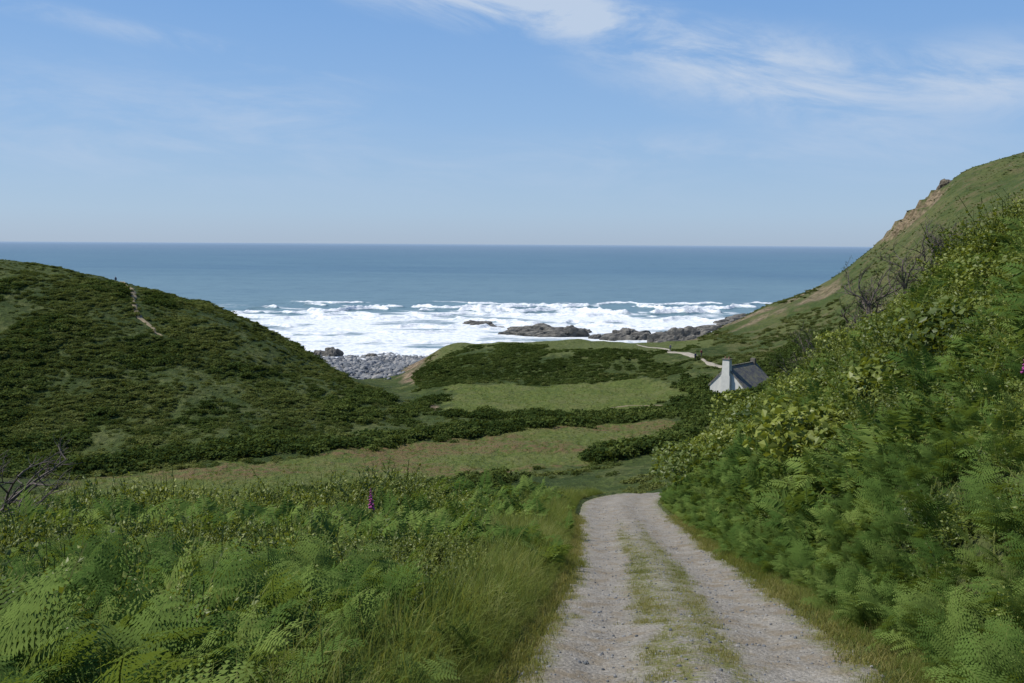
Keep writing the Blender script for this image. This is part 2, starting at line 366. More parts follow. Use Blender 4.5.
# ---------------------------------------------------------------- plant prototypes
def proto(coll,name,V,Fc,mats,fm=None):
    c=bpy.data.collections.get(coll) or bpy.data.collections.new(coll)
    o=mkmesh(name,V,Fc,mats,False,False,fm);c.objects.link(o);return c
def nrm(v): return v/np.linalg.norm(v)
def fern(fine,nf,seed):
    r=random.Random(seed);V=[];Fc=[];fm=[]
    def tri(a,b,c,mi=0):
        i=len(V);V.extend([a,b,c]);Fc.append((i,i+1,i+2));fm.append(mi)
    for k in range(nf):
        az=r.uniform(0,6.283) if k else 0;L=r.uniform(.6,1.1)
        th0=r.uniform(.05,.4);th1=r.uniform(.6,1.7)
        base=np.array([r.uniform(-.2,.2),r.uniform(-.2,.2),-.1])
        hd=np.array([math.cos(az),math.sin(az),0]);up=np.array([0,0,1.]);side=np.array([-math.sin(az),math.cos(az),0])
        tw=r.uniform(-.8,.8)
        N=20;P=[base];T=[]
        wig=r.uniform(-.5,.5)
        for i in range(N):
            t=i/N;th=th0+(th1)*t**1.2+ .35*t**4
            d=hd*math.sin(th)+up*math.cos(th)+side*wig*t*.5;d=nrm(d);T.append(d);P.append(P[-1]+d*L*1.15/N)
        T.append(T[-1])
        w=.006
        for i in range(0,N,4):
            ww=w*(1-i/N)+.0015
            tri(P[i]-side*ww,P[i]+side*ww,P[i+4]+side*ww,1);tri(P[i]-side*ww,P[i+4]+side*ww,P[i+4]-side*ww,1)
        i0=int(N*.32);nump=15
        for j in range(nump):
            t=j/(nump-1);f=(i0+(N-i0)*t**.85);idx=min(N-1,int(f));pj=P[idx]+(P[idx+1]-P[idx])*(f-idx)
            nrmv=nrm(np.cross(T[idx],side))
            for sg in (-1,1):
                pl=(L*.37*(1-t)**.9*min(1,.8+t*2)+.02)*r.uniform(.85,1.1)
                s2=side*math.cos(tw*.6)+nrmv*math.sin(tw*.6)
                dr=nrm(s2*sg*math.cos(.5)+T[idx]*math.sin(.5)-nrmv*r.uniform(-.2,.3))
                q=nrm(T[idx]-dr*np.dot(T[idx],dr))
                dro=np.array([0,0,-1.])*r.uniform(.05,.3)*pl
                if fine:
                    K=max(3,int(10*pl/(L*.40))+1)
                    for a in range(K):
                        u=a/K;c0=pj+dr*pl*u+dro*u*u;c1=pj+dr*pl*(u+.75/K)+dro*(u+.06)**2
                        ql=pl*.20*(1-u)**.7+.005
                        for s3 in (-1,1):
                            tri(c0,c1,(c0+c1)/2+q*s3*ql+dr*ql*.4)
                else:
                    wd=pl*.125+.004;mid=pj+dr*pl*.35+dro*.2;tip=pj+dr*pl+dro
                    tri(pj,mid+q*wd,tip);tri(pj,tip,mid-q*wd)
    return V,Fc,fm
for s in range(6):
    V,Fc,fm=fern(True,4,s);proto('src_fern_fine','fern_f%d'%s,V,Fc,[mat_fern,mat_stem],fm)
for s in range(5):
    V,Fc,fm=fern(False,6,s+20);proto('src_fern_coarse','fern_c%d'%s,V,Fc,[mat_fern,mat_stem],fm)
def leafquad(V,Fc,fm,c,dr,nv,l,w,mi=0):
    sd=np.cross(dr,nv);i=len(V)
    V.extend([c,c+dr*l*.45+sd*w*.5-nv*w*.12,c+dr*l,c+dr*l*.45-sd*w*.5-nv*w*.12])
    Fc.append((i,i+1,i+2));Fc.append((i,i+2,i+3));fm.extend([mi,mi])
def shrub(seed,shoots,nl,ls,R=.6,hz=.8):
    r=random.Random(seed);V=[];Fc=[];fm=[]
    for k in range(shoots):
        az=r.uniform(0,6.283);th=r.uniform(0,1.35);L=R*r.uniform(.75,1.45)
        p=np.array([r.gauss(0,.15)*R,r.gauss(0,.15)*R,-.1]);d=np.array([math.cos(az)*math.sin(th),math.sin(az)*math.sin(th),math.cos(th)*hz/.8])
        prev=p.copy()
        for j in range(nl):
            t=j/nl
            d=nrm(d+np.array([r.gauss(0,.07),r.gauss(0,.07),r.gauss(0,.06)-.03]))
            p=prev+d*L/nl*1.1
            if j%3==0:
                sd=nrm(np.cross(d,[.3,.2,1]))*.004;i=len(V);q=prev+d*L/nl*3.4
                V.extend([prev-sd,prev+sd,q+sd,q-sd]);Fc.append((i,i+1,i+2));Fc.append((i,i+2,i+3));fm.extend([1,1])
            if t>.25:
                for _ in range(2):
                    a=nrm(np.array([r.gauss(0,1),r.gauss(0,1),r.gauss(.1,.6)])+d*.8)
                    n=nrm(np.array([r.gauss(0,.5),r.gauss(0,.5),1])); n=nrm(n-a*np.dot(n,a))
                    s=ls*r.uniform(.7,1.3)*(1-.35*t);leafquad(V,Fc,fm,p,a,n,s,s*.62)
            prev=p
    return V,Fc,fm
for s in range(5):
    V,Fc,fm=shrub(s+3,18,13,.085);proto('src_shrub','shrub%d'%s,V,Fc,[mat_leaf,mat_stem],fm)
def farshrub(seed,n,ls):
    r=random.Random(seed);V=[];Fc=[];fm=[]
    lobes=[(r.gauss(0,.42),r.gauss(0,.42),r.uniform(.0,.4),r.uniform(.4,.65)) for _ in range(7)]
    for k in range(n):
        lx,ly,lz,lr=r.choice(lobes);d=nrm(np.array([r.gauss(0,1),r.gauss(0,1),r.gauss(.35,.8)]))
        c=np.array([lx,ly,lz])+d*lr*r.uniform(.72,1.08)*np.array([1,1,.8])
        if c[2]<-.15: continue
        a=nrm(np.array([r.gauss(0,1),r.gauss(0,1),r.gauss(0,.6)]));nv=nrm(d+np.array([r.gauss(0,.5),r.gauss(0,.5),r.gauss(0,.5)]));nv=nrm(nv-a*np.dot(nv,a))
        s=ls*r.uniform(.6,1.4);leafquad(V,Fc,fm,c-a*s*.5,a,nv,s,s*.8)
    return V,Fc,fm
for s in range(4):
    for nm,mt in (('src_scrub',mat_scrub),('src_hedge',mat_hedge),('src_heath',mat_heath)):
        V,Fc,fm=farshrub(s+31,300,.26);proto(nm,nm+'_p%d'%s,V,Fc,[mt],fm)
    V,Fc,fm=farshrub(s+51,1000,.12);proto('src_bank','bank_p%d'%s,V,Fc,[mat_leaf],fm)
def tuft(seed,n,h,sp,w,mi=0,bend=.5):
    r=random.Random(seed);V=[];Fc=[];fm=[]
    for k in range(n):
        az=r.uniform(0,6.283);b=np.array([r.gauss(0,sp),r.gauss(0,sp),-.02]);hh=h*r.uniform(.5,1.15);ln=r.uniform(.1,bend)
        hd=np.array([math.cos(az),math.sin(az),0]);sd=np.array([-math.sin(az+r.uniform(-.8,.8)),math.cos(az),0])*w
        P=[b]
        for j in range(3):
            th=ln*(j+.3)*.8;P.append(P[-1]+(hd*math.sin(th)+np.array([0,0,math.cos(th)]))*hh/3)
        i=len(V)
        for j,q in enumerate(P[:3]): V.extend([q-sd*(1-j*.2),q+sd*(1-j*.2)])
        V.append(P[3])
        for j in range(2): Fc.append((i+2*j,i+2*j+1,i+2*j+3));Fc.append((i+2*j,i+2*j+3,i+2*j+2));fm.extend([mi]*2)
        Fc.append((i+4,i+5,i+6));fm.append(mi)
    return V,Fc,fm
for s in range(4):
    V,Fc,fm=tuft(s,42,.60,.10,.005,bend=.95);proto('src_grass','grass%d'%s,V,Fc,[mat_grass],fm)
    V,Fc,fm=tuft(s+9,40,.09,.06,.0025,bend=.9);proto('src_short','short%d'%s,V,Fc,[mat_short],fm)
for s in range(4):
    o=rockmesh('stone%d'%s,1,.8,.6,s+3,2,mat_peb,.2,False)
    c=bpy.data.collections.get('src_stone') or bpy.data.collections.new('src_stone');c.objects.link(o)

def scatter(name,coll,P,S,tilt=.15,Sz=None):
    P=np.asarray(P,np.float32);n=len(P);c=bpy.data.collections[coll]
    me=bpy.data.meshes.new(name);me.vertices.add(n);me.vertices.foreach_set('co',P.ravel())
    rot=np.stack([rng.normal(0,tilt,n),rng.normal(0,tilt,n),rng.uniform(0,6.283,n)],-1).astype(np.float32)
    S=np.broadcast_to(S,(n,));Sz_=S if Sz is None else np.broadcast_to(Sz,(n,))*S
    sc=np.stack([S,S,Sz_],-1).astype(np.float32)
    a=me.attributes.new('rot','FLOAT_VECTOR','POINT');a.data.foreach_set('vector',rot.ravel())
    a=me.attributes.new('scl','FLOAT_VECTOR','POINT');a.data.foreach_set('vector',sc.ravel())
    a=me.attributes.new('idx','INT','POINT');a.data.foreach_set('value',rng.integers(0,len(c.objects),n).astype(np.int32))
    ob=bpy.data.objects.new(name,me);scene.collection.objects.link(ob)
    g=bpy.data.node_groups.new('scatter_'+name,'GeometryNodeTree')
    g.interface.new_socket(name='Geometry',in_out='INPUT',socket_type='NodeSocketGeometry')
    g.interface.new_socket(name='Geometry',in_out='OUTPUT',socket_type='NodeSocketGeometry')
    N=g.nodes;gi=N.new('NodeGroupInput');go=N.new('NodeGroupOutput');ip=N.new('GeometryNodeInstanceOnPoints');ci=N.new('GeometryNodeCollectionInfo')
    ci.inputs['Collection'].default_value=c;ci.inputs['Separate Children'].default_value=True;ci.inputs['Reset Children'].default_value=True
    ip.inputs['Pick Instance'].default_value=True
    def na(t,nm):
        q=N.new('GeometryNodeInputNamedAttribute');q.data_type=t;q.inputs['Name'].default_value=nm;return [o for o in q.outputs if o.enabled and o.name=='Attribute'][0]
    g.links.new(gi.outputs[0],ip.inputs['Points']);g.links.new(ci.outputs[0],ip.inputs['Instance'])
    g.links.new(na('INT','idx'),ip.inputs['Instance Index']);g.links.new(na('FLOAT_VECTOR','rot'),ip.inputs['Rotation']);g.links.new(na('FLOAT_VECTOR','scl'),ip.inputs['Scale'])
    g.links.new(ip.outputs[0],go.inputs[0])
    md=ob.modifiers.new('scatter','NODES');md.node_group=g
    return ob
def rnd(n,x0,x1,y0,y1): return rng.uniform(x0,x1,n),rng.uniform(y0,y1,n)
def P3(x,y,dz=0): return np.stack([x,y,H(x,y)+dz],-1)
def wedge(n,u0,u1,y0,y1,pw=1.0,pad=0):
    t=rng.uniform(0,1,n);y=(y0**pw+(y1**pw-y0**pw)*t)**(1/pw);u=rng.uniform(u0,u1,n)
    return u*(y+pad),y
# --- bracken
x,y=wedge(14500,-.64,.64,2.6,60,1.2,3);d=x-xc(y)
nb=fbm(x/3.2,y/3.2,201,3);rr=rng.uniform(0,1,len(x))
k=(np.abs(d)>2.05)&((y<46)|(d>0))
k&=((d<0)&((nb>.46)|((y<9.5)&(rr<.85)))&((y<26)|(rr<.5)))|((d>0)&((nb>.44)|(rr<.25)|(d<3.4)))
k&=~((d<0)&(d>-2.6)&(rng.uniform(0,1,len(x))<.5))
kf=k&(y<17);kc=k&(y>=17)
sc=rng.uniform(.42,1.0,len(x))*(.72+.35*ss(2,4,np.abs(d)))
scatter('bracken','src_fern_fine',P3(x[kf],y[kf]),sc[kf],.22)
scatter('bracken','src_fern_coarse',P3(x[kc],y[kc]),sc[kc]*1.15,.22)
n=900;y=3+45*rng.uniform(0,1,n)**1.2;d=2.05+np.abs(rng.normal(0,.5,n));x=xc(y)+d
scatter('bracken','src_fern_fine',P3(x,y),rng.uniform(.35,.8,n),.25)
# --- bramble / leafy undergrowth near
x,y=wedge(11500,-.66,.66,3,70,1.25,3);d=x-xc(y);nb=fbm(x/3.2,y/3.2,201,3);nb2=fbm(x/6,y/6,207,3)
k=(np.abs(d)>2.4)&((y<46)|(d>0))
k&=((d<0)&((nb<.52)|(rng.uniform(0,1,len(x))<.2))&(y>6.5))|((d>0)&((nb<.48)|(rng.uniform(0,1,len(x))<.2)|((d>5)&(nb2>.45))))
sc=rng.uniform(.5,1.15,len(x))*(.6+.5*ss(2,6,np.abs(d)))*(1+.9*ss(.48,.7,nb2)*ss(5,9,np.abs(d)))
scatter('bramble_thicket','src_shrub',P3(x[k],y[k]),sc[k],.15)
# --- taller bank bushes
x,y=wedge(2600,.12,.8,24,135,1.3);d=x-xc(y);nb2=fbm(x/8,y/8,209,3)
k=(d>4)&(nb2>.44)
sc=rng.uniform(.45,1.1,len(x))*(1+.75*ss(.5,.7,nb2))
scatter('bank_bushes','src_bank',P3(x[k],y[k],-.1),sc[k],.1)
x,y=wedge(2300,-.68,.2,19,60,1.3);d=x-xc(y);nb2=fbm(x/6,y/6,215,3);k=(d<-3.2)&(nb2>.42)
scatter('bank_bushes','src_bank',P3(x[k],y[k],-.15),rng.uniform(.35,.95,k.sum()),.1)
# --- grasses
n=10500;y=3+(52-3)*rng.uniform(0,1,n)**1.25;sg=np.where(rng.uniform(0,1,n)<.48,-1,1)
ex=np.abs(rng.normal(0,1,n));d=np.where(sg<0,-1.88-ex*.5*(1+ss(12,25,y)),1.82+ex*.33)
x=xc(y)+d;sc=rng.uniform(.4,1.0,n)*(.36+.78*ss(1.8,2.6,np.abs(d)))*np.where(sg<0,1.1,.8)
scatter('tall_grass','src_grass',P3(x,y),sc,.22)
n=24000;y=3+(36-3)*rng.uniform(0,1,n)**1.2;d=rng.uniform(-1.9,2.1,n)
den=np.clip(strip_den(d,y),0,1)*.95+ss(1.35,1.7,np.abs(d)+(fbm((xc(y)+d)*1.5,y*1.5,84,3)-.5)*.6)*.6
k=rng.uniform(0,1,n)<den;y=y[k];d=d[k];x=xc(y)+d
z=zp(y)+.02*np.exp(-(d/.35)**2)-.02-.05*np.exp(-((np.abs(d)-.9)/.38)**2)
z=np.where(np.abs(d)>1.7,H(x,y),z)
scatter('verge_grass','src_short',np.stack([x,y,z],-1),rng.uniform(.35,1.0,len(x))*(1+.7*(np.abs(d)>1.55)),.2)
# --- loose stones on the track
n=5000;y=3+40*rng.uniform(0,1,n)**1.3;d=rng.uniform(-1.7,1.7,n);x=xc(y)+d
z=zp(y)-.05*np.exp(-((np.abs(d)-.9)/.38)**2)+.035*np.exp(-(d/.35)**2)+(fbm(x*2.2,y*2.2,80,4)-.5)*.07
scatter('track_pebbles','src_stone',np.stack([x,y,z],-1),.006+.022*rng.uniform(0,1,n)**3,.5)
# --- beach boulders
x,y=rnd(13000,-95,-18,250,362);z=H(x,y);k=(z<3.4)&(z>-.8)
scatter('beach_boulders','src_stone',np.stack([x,y,z],-1)[k],(.25+1.1*rng.uniform(0,1,len(x))**5)[k],.4)
# --- left hill scrub
def offpath(x,y,r):
    fp=np.array(FP,float);k=np.ones(len(x),bool)
    for i in range(len(fp)-1):
        a=fp[i];b=fp[i+1];t=np.clip(((x-a[0])*(b[0]-a[0])+(y-a[1])*(b[1]-a[1]))/((b-a)**2).sum(),0,1)
        k&=np.hypot(x-a[0]-t*(b[0]-a[0]),y-a[1]-t*(b[1]-a[1]))>r
    return k
x,y=wedge(23000,-.72,-.06,128,275,1.6);z=H(x,y);nb=fbm(x/13,y/13,221,4);nb3=fbm(x/40,y/40,222,3)
q=nb+.3*(nb3-.5)
k=(~meadow_mask(x,y))&(z>8.1)&((q>.47)|(rng.uniform(0,1,len(x))<.35))&(np.hypot((x+16.5)/5,(y-196)/6)>1)&offpath(x,y,1.2)
sc=rng.uniform(.3,1.0,len(x))*(.5+.9*ss(.42,.66,q))
scatter('hillside_scrub','src_scrub',P3(x,y,-.1)[k],sc[k],.1,.55)
# darker gorse and blackthorn clumps
x,y=wedge(9000,-.72,-.06,130,268,1.5);z=H(x,y);q=fbm(x/10,y/16,225,4)
k=(~meadow_mask(x,y))&(z>8.1)&(q>.54-.05*ss(20,9,z))&offpath(x,y,2.2)
sc=rng.uniform(.5,1.1,len(x))*(.7+1.0*ss(.54,.70,q))
scatter('gorse_clumps','src_hedge',P3(x,y,-.1)[k],sc[k],.1,.7)
# --- valley floor scrub + hedgerows
def line(pts,w,dens,s0,s1):
    pts=np.array(pts,float);s=np.concatenate([[0],np.cumsum(np.hypot(*np.diff(pts,axis=0).T))]);n=int(s[-1]*dens)
    q=rng.uniform(0,s[-1],n);x=np.interp(q,s,pts[:,0])+rng.normal(0,w,n);y=np.interp(q,s,pts[:,1])+rng.normal(0,w,n)
    return x,y,rng.uniform(s0,s1,n)
L=[line([(-95,128),(-70,132),(-60,137),(-31,154),(-18,162),(-2,171),(14,177),(26,181),(36,180)],2.2,6,.7,2.1),
   line([(-30,118),(-21,119),(-8,125),(-1,129)],1.3,7,.8,2.0),
   line([(14,142),(18,146),(23,150)],1.8,9,1.2,2.5),
   line([(-12,186),(-4,184),(6,185),(16,186),(24,187)],1.5,6,.6,1.6),
   line([(30,176),(36,190),(40,202),(38,215)],1.8,6,.8,1.7),
   line([(24,150),(29,160),(34,172)],1.8,5,.8,1.7),
   line([(34,191),(38,189),(42,187),(50,189),(57,196)],1.3,9,1.2,2.4),
   line([(-20,178),(-20,190),(-17,203),(-16,215)],1.3,4,.6,1.3),
   line([(50,208),(56,214),(62,222),(72,232)],2.5,5,.8,1.6)]
x=np.concatenate([a[0] for a in L]);y=np.concatenate([a[1] for a in L]);s=np.concatenate([a[2] for a in L])
CROT=math.radians(50)
def nearcot(x,y,pad=1.3):
    a=CROT;dx=x-43.0;dy=y-197.5;lx=dx*math.cos(a)+dy*math.sin(a);ly=-dx*math.sin(a)+dy*math.cos(a)
    return (lx>-1.5-pad)&(lx<11.5+pad)&(np.abs(ly)<3.5+pad)
k=~nearcot(x,y)
scatter('hedgerow','src_hedge',P3(x,y,-.1)[k],s[k],.1,.85)
x,y=wedge(6500,-.5,.26,66,232,1.6);nb=fbm(x/9,y/9,231,3)
k=(~meadow_mask(x,y))&(nb>.42)&(~nearcot(x,y))&(H(x,y)>5)&(np.abs(x-xc(y))>3)
scatter('valley_scrub','src_scrub',P3(x,y,-.15)[k],rng.uniform(.3,1.0,k.sum()),.1,.75)
x,y=wedge(7500,-.115,.19,225,266,1);z=H(x,y);yl=250+11*(x/y<.035)+(fbm(x/10,y/10,251,3)-.5)*12
k=(z>6)&(fbm(x/7,y/7,233,3)>.32)&(rng.uniform(0,1,len(x))>ss(-4,4,y-yl))
k&=np.hypot(x-40,y-240)>6
scatter('bluff_scrub','src_hedge',P3(x,y,-.15)[k],rng.uniform(.35,.95,k.sum()),.1,.65)
# --- right headland heath
x,y=wedge(12000,.19,.75,135,345,1.5);z=H(x,y);nb=fbm(x/11,y/11,241,4)
k=(z>10)&(nb>.47)&(~nearcot(x,y,4))
sc=rng.uniform(.3,.85,len(x))*(1.35-.75*ss(20,45,z))
scatter('headland_scrub','src_heath',P3(x,y,-.15)[k],sc[k],.1,.6)
x,y=wedge(7000,-.55,.2,108,226,1.2);k=meadow_mask(x,y)
scatter('meadow_grass','src_grass',P3(x,y)[k],rng.uniform(.5,1.0,k.sum()),.2)

# ---------------------------------------------------------------- wind-bent thorn trees
mat_thorn=leafmat('hawthorn_leaf',(.04,.065,.02),(.065,.10,.025),(.10,.14,.035),.2)
def thorn(name,loc,h,seed,leafy,lean=(.3,0)):
    r=random.Random(seed);V=[];Fc=[];fm=[]
    def tube(a,b,ra,rb):
        d=nrm(b-a);s=nrm(np.cross(d,[.31,.2,.93] if abs(d[2])<.9 else [1,0,0]));t=np.cross(d,s);i=len(V);K=5
        for c,rr in ((a,ra),(b,rb)):
            for k in range(K):
                an=6.283*k/K;V.append(c+(s*math.cos(an)+t*math.sin(an))*rr)
        for k in range(K): Fc.append((i+k,i+(k+1)%K,i+K+(k+1)%K,i+K+k));fm.append(1)
    def grow(p,d,L,rad,lv):
        n=4
        for j in range(n):
            d=nrm(d+np.array([r.gauss(0,.16)+lean[0]*.12,r.gauss(0,.16)+lean[1]*.12,r.gauss(.03,.1)]))
            q=p+d*L/n;tube(p,q,rad*(1-.12*j),rad*(1-.12*(j+1)));p=q
            if lv<4 and j>0:
                for _ in range(1 if lv else 2):
                    dd=nrm(d+np.array([r.gauss(0,.75),r.gauss(0,.75),r.gauss(.1,.45)]));grow(p,dd,L*r.uniform(.5,.72),rad*.55,lv+1)
            if lv>=3 and r.random()<leafy:
                for _ in range(7):
                    a=nrm(np.array([r.gauss(0,1),r.gauss(0,1),r.gauss(0,1)]));nv=nrm(np.cross(a,[r.random(),.5,.2]));s=.09*r.uniform(.7,1.4)
                    leafquad(V,Fc,fm,p+a*.12*r.random(),a,nv,s,s*.7)
    grow(np.array([0,0,-.3]),np.array([lean[0]*.5,0,1.]),h*.5,h*.022,0)
    o=mkmesh(name,V,Fc,[mat_thorn,mat_bark],False,True,fm);o.location=(*loc,float(H(*loc)));return o
for i,(x,y,h,lf) in enumerate([(33,83,8.4,.15),(30.5,84,7.6,.3),(35,84,8.4,.12),(28.5,86,6.8,.5),(26.5,88,6,.7),(22,80,5.4,.8),(31.8,82,7.2,.2),(36.8,85,7.8,.2),(25,84,5.8,.6),(29.5,82,7.2,.25),(34,82,7.8,.15)]):
    thorn('hawthorn_tree',(x,y),h,i+4,lf,(.5,.1))
thorn('dead_thorn_bush',(-11.9,20.5),3.5,31,.0,(.9,0))
# ---------------------------------------------------------------- foxgloves
m=M('foxglove_petal');q_=m.bsdf((.30,.05,.20),.6,.2);mat_fox=m.done(q_)
def foxglove(x,y,h):
    V=[];Fc=[];fm=[]
    K=6
    for j in range(12):
        z=h*j/11
        for k in range(K): a=6.283*k/K;V.append(np.array([math.cos(a)*.008*(1.2-j/12)+.02*math.sin(z*2),math.sin(a)*.008*(1.2-j/12),z]))
    for j in range(11):
        for k in range(K): Fc.append((j*K+k,j*K+(k+1)%K,(j+1)*K+(k+1)%K,(j+1)*K+k));fm.append(1)
    for j in range(22):
        t=j/21;z=h*(.76+.23*t);s=(1-t*.75)*1.25;az=j*2.4
        hd=np.array([math.cos(az),math.sin(az),0]);dn=nrm(hd*.75+np.array([0,0,-.65]));sd=nrm(np.cross(dn,hd));up=np.cross(dn,sd)
        i=len(V);c=np.array([.02*math.sin(z*2),0,z])
        for q,rr in ((0,.006),(.018,.012),(.04,.014),(.05,.02)):
            for k in range(K): a=6.283*k/K;V.append(c+dn*q*s*1.1+(sd*math.cos(a)+up*math.sin(a))*rr*s*1.1)
        for m_ in range(3):
            for k in range(K): Fc.append((i+m_*K+k,i+m_*K+(k+1)%K,i+(m_+1)*K+(k+1)%K,i+(m_+1)*K+k));fm.append(0)
    for j in range(9):
        az=j*2.1;a=nrm(np.array([math.cos(az),math.sin(az),.25]));leafquad(V,Fc,fm,np.array([0,0,h*.05*j*.8]),a,nrm(np.cross(a,np.cross([0,0,1.],a))),.22,.08,2)
    o=mkmesh('foxglove',V,Fc,[mat_fox,mat_stem,mat_leaf],True,True,fm);o.location=(x,y,float(H(x,y)));return o
foxglove(-2.45,17,1.5);foxglove(7.1,13.7,1.1)
# ---------------------------------------------------------------- cottage
mat_white=plain('white_render',(.66,.65,.60),.85,.10,1.2,.1)
m=M('slate_roof');tc=m.n('ShaderNodeTexCoord').outputs['Object']
br=m.n('ShaderNodeTexBrick',i={'Scale':1.0,'Brick Width':.3,'Row Height':.22,'Mortar Size':.012,'Color1':(.12,.12,.125,1),'Color2':(.20,.195,.19,1),'Mortar':(.06,.06,.06,1)})
m.l(tc,br.inputs['Vector']);cR=m.mix(m.step(m.noise(tc,1.2,4),.42,.66),br.outputs[0],(.24,.225,.155))
mat_slate=m.done(m.bsdf(cR,.85,.1,m.bump(br.outputs[1],.4,-.02)))
mat_glass=plain('window_glass',(.03,.035,.04),.1,.1);mat_frame=plain('window_frame',(.6,.6,.58),.5,.05);mat_pot=plain('terracotta',(.26,.15,.10),.8,.2);mat_door=plain('door_paint',(.06,.12,.16),.5,.1);mat_stone=plain('chimney_stone',(.16,.145,.12),.9,.3,3)
cot=bpy.data.objects.new('cottage',None);scene.collection.objects.link(cot)
def boxm(name,a,b,mat,parent=cot,bev=0):
    (x0,y0,z0),(x1,y1,z1)=a,b
    V=[(x0,y0,z0),(x1,y0,z0),(x1,y1,z0),(x0,y1,z0),(x0,y0,z1),(x1,y0,z1),(x1,y1,z1),(x0,y1,z1)]
    o=mkmesh(name,V,[(0,3,2,1),(4,5,6,7),(0,1,5,4),(1,2,6,5),(2,3,7,6),(3,0,4,7)],[mat],False);o.parent=parent
    return o
Lh,Wh,He,Hr=12,7.4,2.3,5.9
V=[(0,-Wh/2,-3),(Lh,-Wh/2,-3),(Lh,Wh/2,-3),(0,Wh/2,-3),(0,-Wh/2,He),(Lh,-Wh/2,He),(Lh,Wh/2,He),(0,Wh/2,He),(0,0,Hr),(Lh,0,Hr)]
o=mkmesh('walls',V,[(0,1,5,4),(2,3,7,6),(3,0,4,8,7),(1,2,6,9,5),(0,3,2,1)],[mat_white],False);o.parent=cot
def roofslab(name,sg,x0=.14,x1=Lh+.3):
    e=.45;sl=(Hr-He)/(Wh/2);y1=sg*(Wh/2+e);z1=He-e*sl
    V=[(x0,0,Hr+.05),(x1,0,Hr+.05),(x1,y1,z1+.05),(x0,y1,z1+.05),(x0,0,Hr+.23),(x1,0,Hr+.23),(x1,y1,z1+.2),(x0,y1,z1+.2)]
    o=mkmesh(name,V,[(0,3,2,1),(4,5,6,7),(0,1,5,4),(1,2,6,5),(2,3,7,6),(3,0,4,7)],[mat_slate],False);o.parent=cot
roofslab('roof_front',-1);roofslab('roof_back',1)
boxm('ridge_tiles',(.14,-.13,Hr+.2),(Lh+.3,.13,Hr+.34),mat_slate,cot)
e=.35;sl=(Hr-He)/(Wh/2)
V=[(-.12,-Wh/2-e,He-e*sl-.1),(-.12,0,Hr+.0),(-.12,Wh/2+e,He-e*sl-.1),(-.12,Wh/2+e,He-e*sl+.3),(-.12,0,Hr+.4),(-.12,-Wh/2-e,He-e*sl+.3)]
V=V+[(.13,b,c) for a,b,c in V]
o=mkmesh('gable_coping',V,[(0,5,4,1),(1,4,3,2),(6,7,10,11),(7,8,9,10),(5,11,10,4),(4,10,9,3),(0,1,7,6),(1,2,8,7),(0,6,11,5),(2,3,9,8)],[mat_slate],False);o.parent=cot
def taper(name,x0,x1,y0,y1,z0,z1,t,mat):
    V=[(x0,y0,z0),(x1,y0,z0),(x1,y1,z0),(x0,y1,z0),(x0+t,y0+t,z1),(x1-t,y0+t,z1),(x1-t,y1-t,z1),(x0+t,y1-t,z1)]
    o=mkmesh(name,V,[(0,3,2,1),(4,5,6,7),(0,1,5,4),(1,2,6,5),(2,3,7,6),(3,0,4,7)],[mat],False);o.parent=cot
taper('chimney_breast',-.7,-.13,-1.0,1.0,-3,4.4,.02,mat_white)
taper('chimney_stack',-.65,.6,-.85,.85,4.41,7.6,.12,mat_white)
boxm('chimney_cap',(-.66,-.86,7.6),(.6,.86,7.76),mat_stone,cot)
taper('chimney_stack_far',Lh-1.0,Lh-.2,-.5,.5,5.0,6.9,.04,mat_stone)
for yy_ in (-.4,.4):
    bpy.ops.mesh.primitive_cone_add(vertices=14,radius1=.16,radius2=.13,depth=.4,location=(0,yy_,7.96));o=bpy.context.object;o.name='chimney_pot';o.data.materials.append(mat_pot);o.parent=cot
for i,wx in enumerate((1.8,4.6,8.8)):
    boxm('window_glass',(wx,-Wh/2-.03,.8),(wx+1.1,-Wh/2-.01,1.7),mat_glass);boxm('window_frame',(wx-.1,-Wh/2-.05,1.7),(wx+1.2,-Wh/2,1.8),mat_frame)
    boxm('window_sill',(wx-.1,-Wh/2-.14,.7),(wx+1.2,-Wh/2,.8),mat_frame);boxm('window_mullion',(wx+.5,-Wh/2-.05,.8),(wx+.6,-Wh/2-.031,1.7),mat_frame)
boxm('door',(6.8,-Wh/2-.05,0),(7.8,-Wh/2-.01,1.9),mat_door)
cot.location=(43.0,197.5,float(H(45,201))-1.1);cot.rotation_euler[2]=CROT

